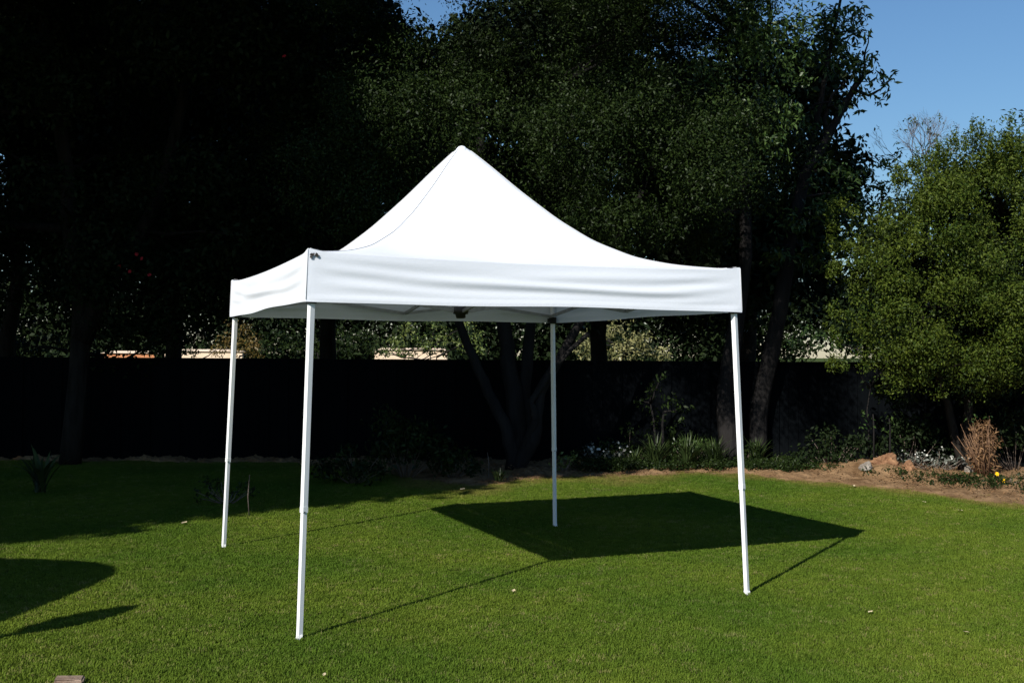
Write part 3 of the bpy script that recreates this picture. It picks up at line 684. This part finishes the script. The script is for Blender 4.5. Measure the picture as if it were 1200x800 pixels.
# dry fan of stalks
def dryfan():
    x, y = gx(1160, 561); o = empty('dry_shrub', (x, y+.1, .02)); tag(o, 'dried brown fan of upright stalks standing in the bed at right', 'plant'); b = MB()
    for i in range(52):
        a_ = random.gauss(-.20, .19); L_ = random.uniform(.35, .84); d = Vector((math.sin(a_), random.uniform(-.25, .25), math.cos(a_)))
        s = Vector((random.uniform(-.1, .12), random.uniform(-.08, .08), 0)); b.tube([s, s+d*L_*.5+Vector((random.uniform(-.03, .03), 0, 0)), s+d*L_], [.011, .008, .003], 5)
    so = b.build('stalks', mat('dry_stem', (.07, .04, .025), .9, .05, (.20, .12, .07), scale=30), o)
    foliage('withered_leaves', [(random.uniform(-.20, .06), random.uniform(-.1, .1), random.uniform(.12, .72), .11, .1, .13) for i in range(30)], 2600, .07, M['dry'], o, .2)
    foliage('green_shoots', [(-.2, 0, .78, .12, .1, .08), (-.02, 0, .82, .1, .1, .07)], 1800, .05, M['leaf_mid'], o)
dryfan()
# rocks
def rock(px_, py_, w_, h, m_, lab, dy=0, group='rocks in the bed'):
    x, y = gx(px_, py_); bm = bmesh.new(); bmesh.ops.create_icosphere(bm, subdivisions=4, radius=1)
    sd = random.uniform(0, 50)
    for v in bm.verts:
        n_ = v.co.normalized(); k = 1+.16*math.sin(n_.x*4+sd)+.12*math.sin(n_.y*5+n_.z*4+sd)+.06*math.sin(n_.x*13+n_.z*11+sd)+.04*math.sin(n_.y*19-n_.x*17)+random.uniform(-.025, .025)
        v.co = Vector((n_.x*k*w_/2, n_.y*k*w_*.38, max(n_.z*k, -.3)*h*.8))
    me = bpy.data.meshes.new('rock'); bm.to_mesh(me); bm.free(); me.materials.append(M[m_])
    o = bpy.data.objects.new('rock', me); C.objects.link(o); o.location = (x, y+dy, .05+h*.15+.09*math.exp(-((x-5)**2/.5+(y+dy-14.8)**2/.3))); o.rotation_euler = (0, 0, random.uniform(-.3, .3)); tag(o, lab, 'rock', group)
rock(1042, 558, .36, .17, 'redstone', 'reddish rock on the small soil mound in the right bed', .15)
rock(1018, 560, .17, .11, 'stone', 'small pale rock left of the reddish rock', .1)
rock(1068, 560, .20, .13, 'redstone', 'small brownish rock just right of the reddish rock', .1)
rock(1140, 558, .16, .08, 'stone', 'pale rock at the foot of the dry stalks', .1)
rock(700, 554, .12, .07, 'redstone', 'small red-brown stone near the back tent leg', .2)
# thin saplings in front of the fence
def sapling(pts, D, lab, fork=True):
    p = [at(x, y, D) for x, y in pts]; b_ = p[0].copy(); b_.z = 0; o = empty('sapling', b_); tag(o, lab, 'sapling', 'bare saplings in the dark bed'); b = MB()
    b.tube([Vector((0, 0, 0))]+[q-b_ for q in p], [.013]+[.012-.008*i/len(p) for i in range(len(p))], 6)
    if fork:
        for s in (-1, 1, .6): b.tube(limb_path(p[-2]-b_, p[-1]-b_+Vector((s*.22, 0, .12)), 3, .1), [.01, .008, .006, .003], 5)
    b.build('stem', M['bark'], o)
    foliage('leaves', [(q.x-b_.x+random.uniform(-.15, .15), q.y-b_.y, q.z-b_.z, .12, .1, .1) for q in p[-2:]], 900, .06, M['leaf_mid'], o)
sapling([(1018, 505), (1016, 480), (1020, 455), (1018, 440)], 15.2, 'thin forked sapling in front of the fence above the reddish rock')
sapling([(1024, 500), (1023, 485)], 14.8, 'short straight bare stake-like sapling just left of the taller stem row', False)
sapling([(1043, 515), (1043, 500), (1042, 490)], 14.8, 'short pale bare sapling right of the forked one', False)
# shaded planting at left and middle
x, y = gx(20, 588); strappy(x, y+.6, .55, .42, 26, 'big strappy plant in deep shade at the left edge', wd=.035, name='strap_leaf_plant')
x, y = gx(245, 603); leafy(x, y+.7, .8, .34, 'low shaded shrub between the far left leg and the fence', 'leaf_dark', .06, 2400, 12)
def shade_shrub(px_, py_, w_, h, lab, m_='leaf_dark'):
    x, y = gx(px_, py_); leafy(x-.15, y+1.0, w_, h, lab, m_, .07, 2300, 22, name='leafy_shrub')
shade_shrub(480, 572, 1.1, 1.05, 'rounded dark shrub in shade between the near left leg and the many-stemmed tree')
shade_shrub(540, 573, .7, .45, 'low dark shrub left of the pale grass tuft')
shade_shrub(415, 580, .9, .6, 'low dark shrub in shade right of the near left tent leg')
x, y = gx(292, 605); o = empty('bare_twig', (x, y, 0)); tag(o, 'thin upright bare twig on the shaded lawn edge right of the far left leg', 'twig')
b = MB(); b.tube([(0, 0, 0), (-.015, 0, .2), (0, 0, .42)], [.006, .005, .003], 5); b.build('stem', M['twig'], o)
x, y = gx(572, 562); o = empty('bare_twig', (x, y, 0)); tag(o, 'thin bare twig at the foot of the many-stemmed tree', 'twig')
b = MB(); b.tube([(0, 0, 0), (.01, 0, .2), (-.01, 0, .36)], [.006, .005, .003], 5); b.build('stem', M['twig'], o)
shrub([(765, 455, 14), (785, 470, 16), (750, 470, 12), (800, 480, 14), (770, 490, 14), (790, 500, 12), (760, 510, 10), (775, 440, 9)], 15.6, 'leaf_dark', 'dark climbing shrub against the fence right of the back tent leg', .07, 1500)
# red flowers on the left tree
rf = [(160, 298), (166, 303), (152, 318), (175, 322), (333, 66), (140, 312)]
for i, (px_, py_) in enumerate(rf):
    p = at(px_, py_, 14.25 if px_ < 300 else 13.6); 
    for o_ in C.objects:
        if o_.name == 'leafy_tree': par = o_
    flower(par, p-par.location, .03, 'petal_red')

# ------------------------------------------------------------------ small things on the lawn
x, y = gx(80, 804)
b = MB(); bm = bmesh.new(); bmesh.ops.create_cube(bm, size=1)
bmesh.ops.scale(bm, verts=bm.verts, vec=(.135, .09, .04)); bmesh.ops.bevel(bm, geom=bm.edges[:], offset=.008, segments=2, affect='EDGES')
for v in bm.verts: v.co += Vector((random.uniform(-.003, .003), random.uniform(-.003, .003), random.uniform(-.003, .003)))
me = bpy.data.meshes.new('wood_block'); bm.to_mesh(me); bm.free(); me.materials.append(M['wood'])
o = bpy.data.objects.new('wood_block', me); C.objects.link(o); o.location = (x, y+.01, .022); o.rotation_euler = (0, .05, .25)
tag(o, 'small weathered wood block at the bottom left corner of the lawn', 'wood block')
def dead_leaf(px_, py_, r, lab):
    x, y = gx(px_, py_); a_ = random.uniform(0, 3.14); b = MB(); c, s = math.cos(a_), math.sin(a_)
    q = [(-1, 0, .0), (-.4, .45, .25), (.3, .4, .2), (1, 0, .3), (.3, -.4, .1), (-.4, -.4, .18)]
    top = [((u*c-v*s)*r, (u*s+v*c)*r, z*r+.03) for u, v, z in q]
    mid = [(0, 0, .03+.02*r)]
    b.add(top+mid, [(0, 5, 6), (0, 6, 1), (1, 6, 2), (2, 6, 3), (3, 6, 4), (4, 6, 5)]); o = b.build('fallen_leaf', M['deadleaf']); o.location = (x, y, 0)
    tag(o, lab, 'leaf', 'fallen leaves on the lawn')
for a_ in ((602, 697, .028, 'pale fallen leaf on the lawn right of the long leg shadow'), (1132, 746, .02, 'tiny pale fallen leaf near the lower right corner'), (1020, 722, .022, 'small pale fallen leaf on the lawn below the right leg shadow'),
           (542, 576, .045, 'pale fallen leaf at the shaded lawn edge near the low dark shrub'), (1001, 572, .04, 'pale fallen leaf on the lawn below the bed edge plants'), (1125, 601, .035, 'brown fallen leaf on the lawn at right below the bare soil'),
           (1083, 591, .03, 'small fallen leaf on the lawn near the bare soil patch'), (1145, 577, .04, 'pale fallen leaf lying on the bare soil at right'), (380, 797, .02, 'tiny pale scrap of leaf at the very bottom of the lawn'),
           (216, 616, .04, 'small yellowish fallen leaf on the lawn left of the far left leg')): dead_leaf(*a_)

# ------------------------------------------------------------------ things beside the photographer that throw the shadows seen on the lawn, or block sky
L0 = 1/math.tan(SEL)
def back(x, y, h): return x-math.cos(SAZ)*h*L0, y-math.sin(SAZ)*h*L0
# tall trees left of the frame
EDG = [(9.0, -4.35), (10.6, -3.1), (11.6, -1.85), (12.5, -1.0), (13.0, -.45), (14.25, -.1), (14.6, 1.2), (16, 1.5), (27, 2.5)]
def lit_side(x, y): return float(np.interp(y, [a for a, b in EDG], [b for a, b in EDG]))
labs = ['large shade tree outside the frame, nearest the lawn on the left', 'large shade tree outside the frame, farthest back on the left', 'tall narrow shade tree outside the frame beside the left lawn edge', 'broad low-crowned shade tree outside the frame at far left', 'tallest shade tree outside the frame on the left']
TR = [(-12, 3.5), (-15.5, 9), (-9.8, 7.2), (-15.5, 1.5), (-11, -.6)]
crowns = [[] for _ in TR]
def cast(gx_, gy_, h, r_):
    x = gx_-math.cos(SAZ)*h/math.tan(SEL); y = gy_-math.sin(SAZ)*h/math.tan(SEL)
    if x > -.48*y-1.2-r_ and y > 0: return
    k = min(range(len(TR)), key=lambda i: (TR[i][0]-x)**2+(TR[i][1]-y)**2)
    if (TR[k][0]-x)**2+(TR[k][1]-y)**2 > 30: return
    crowns[k].append((x, y, h, r_, r_, r_*.75))
# the crowns end along one clipped line (their shadow edge on the lawn)
ed = list(zip([-8.0]+[b for a, b in EDG], [5.9]+[a for a, b in EDG]))
for (xa, ya), (xb, yb) in zip(ed, ed[1:]):
    L_ = math.hypot(xb-xa, yb-ya); n = int(L_/.22); nx, ny = -(yb-ya)/L_, (xb-xa)/L_
    for i in range(n):
        t = (i+random.random())/n; r_ = random.uniform(.4, .6); o_ = r_*.62+random.uniform(-.1, .05)
        cast(xa+(xb-xa)*t+nx*o_, ya+(yb-ya)*t+ny*o_*1.25, random.uniform(6.6, 8.5) if ya < 15 else random.uniform(9, 14), r_)
def sdist(px_, py_):
    best = 9
    for (xa, ya), (xb, yb) in zip(ed, ed[1:]):
        L2 = (xb-xa)**2+(yb-ya)**2; t = max(0, min(1, ((px_-xa)*(xb-xa)+(py_-ya)*(yb-ya))/L2))
        d = math.hypot(px_-xa-t*(xb-xa), py_-ya-t*(yb-ya))
        if d < abs(best): best = d if (xb-xa)*(py_-ya)-(yb-ya)*(px_-xa) > 0 else -d
    return best
for i in range(3400):
    gx_, gy_ = random.uniform(-14, 2.4), random.uniform(5, 27); r_ = random.uniform(.6, 1.0)
    d = sdist(gx_, gy_)
    if d < r_*1.15: continue
    if random.random() < (.9 if d < 3.5 else .4): cast(gx_, gy_, random.uniform(7.0, 9.5) if gy_ < 17 else random.uniform(8.5, 15), r_)
for (x, y), cl, lab in zip(TR, crowns, labs):
    if cl: tree('leafy_tree', (x, y, 0), lab, 'tree', [([(x, y, 0), (x+.3, y, 5), (x, y, 9)], .3, .1)], [(cl, 430, .26, 'leaf_dark', .6)], clump_limbs=0)
tree('leafy_tree', (-9.5, 10.5, 0), 'unseen wide tree added so its high crown blocks sky over the left lawn', 'tree', [([(-9.5, 10.5, 0), (-9.3, 10.6, 4), (-8, 10.8, 8)], .3, .1), ([(-9.3, 10.6, 4), (-6, 11, 7.6)], .14, .06)],  # unseen tree added to cut sky light in the left shade
     [(ell_clumps((-6.6, 11.2, 8.7), (3.8, 2.8, 1.7), 62, 1.0, 7.1, .1)+ell_clumps((-10, 11.5, 8), (3, 3, 2), 30, 1.0, 6.6, .1), 520, .22, 'leaf_dark', .55)], clump_limbs=0)
# square parasol
cx_, cy_ = back(-3.12, 8.21, 2.25); cx_ -= 1.06; cy_ -= .98
o = empty('garden_parasol', (cx_, cy_, 0), R(-8)); tag(o, 'open square garden parasol standing outside the frame to the left', 'parasol')
b = MB(); b.tube([(0, 0, 0), (0, 0, 2.7)], [.022, .022], 10); b.build('pole', M['steel'], o)
b = MB(); b.tube([(0, 0, 0), (0, 0, .06)], [.28, .25], 20); b.build('base', M['steel'], o)
b = MB(); H = 1.25; NS = 40; ring = []
for i in range(NS):
    t = 2*math.pi*i/NS; c_, s_ = math.cos(t), math.sin(t); q = (abs(c_)**4.5+abs(s_)**4.5)**(-1/4.5); ring.append((H*q*c_, H*q*s_))
b.add([(x_, y_, 2.22) for x_, y_ in ring]+[(x_, y_, 2.2) for x_, y_ in ring]+[(0, 0, 2.75), (0, 0, 2.73)], [(i, (i+1) % NS, 2*NS) for i in range(NS)]+[(NS+(i+1) % NS, NS+i, 2*NS+1) for i in range(NS)]+[(i, NS+i, NS+(i+1) % NS, (i+1) % NS) for i in range(NS)]); b.build('canopy', M['canvas'], o)
# furled parasol
fx, fy = back(-2.38, 6.90, 1.95)
o = empty('garden_parasol', (fx, fy, 0)); tag(o, 'furled slim parasol on a pole outside the frame to the left', 'parasol')
b = MB(); b.tube([(0, 0, 0), (0, 0, 1.4)], [.032, .032], 10); b.build('pole', M['steel'], o)
b = MB(); b.tube([(0, 0, 1.35), (0, 0, 1.45), (0, 0, 1.6), (0, 0, 1.75), (0, 0, 1.86), (0, 0, 1.95)], [.04, .10, .14, .125, .07, .008], 14, .06); b.build('canopy', M['canvas'], o)
b = MB(); b.tube([(0, 0, 0), (0, 0, .06)], [.22, .2], 20); b.build('base', M['steel'], o)
# near-black shrubs added to stand in for the shade along the fence at right
for px_, w_, h, lab in ((975, 1.0, .75, 'near-black shrub added as shade between the leaning tree and the forked sapling'), (1065, 1.1, .85, 'near-black shrub added as shade left of the olive tree trunk'), (1190, 1.2, 1.0, 'near-black shrub added as shade behind the dry stalks at right')):
    p = at(px_, 500, 15.2); leafy(p.x, 15.2, w_, h, lab, 'leaf_black', .07, 2300, 22, name='leafy_shrub')
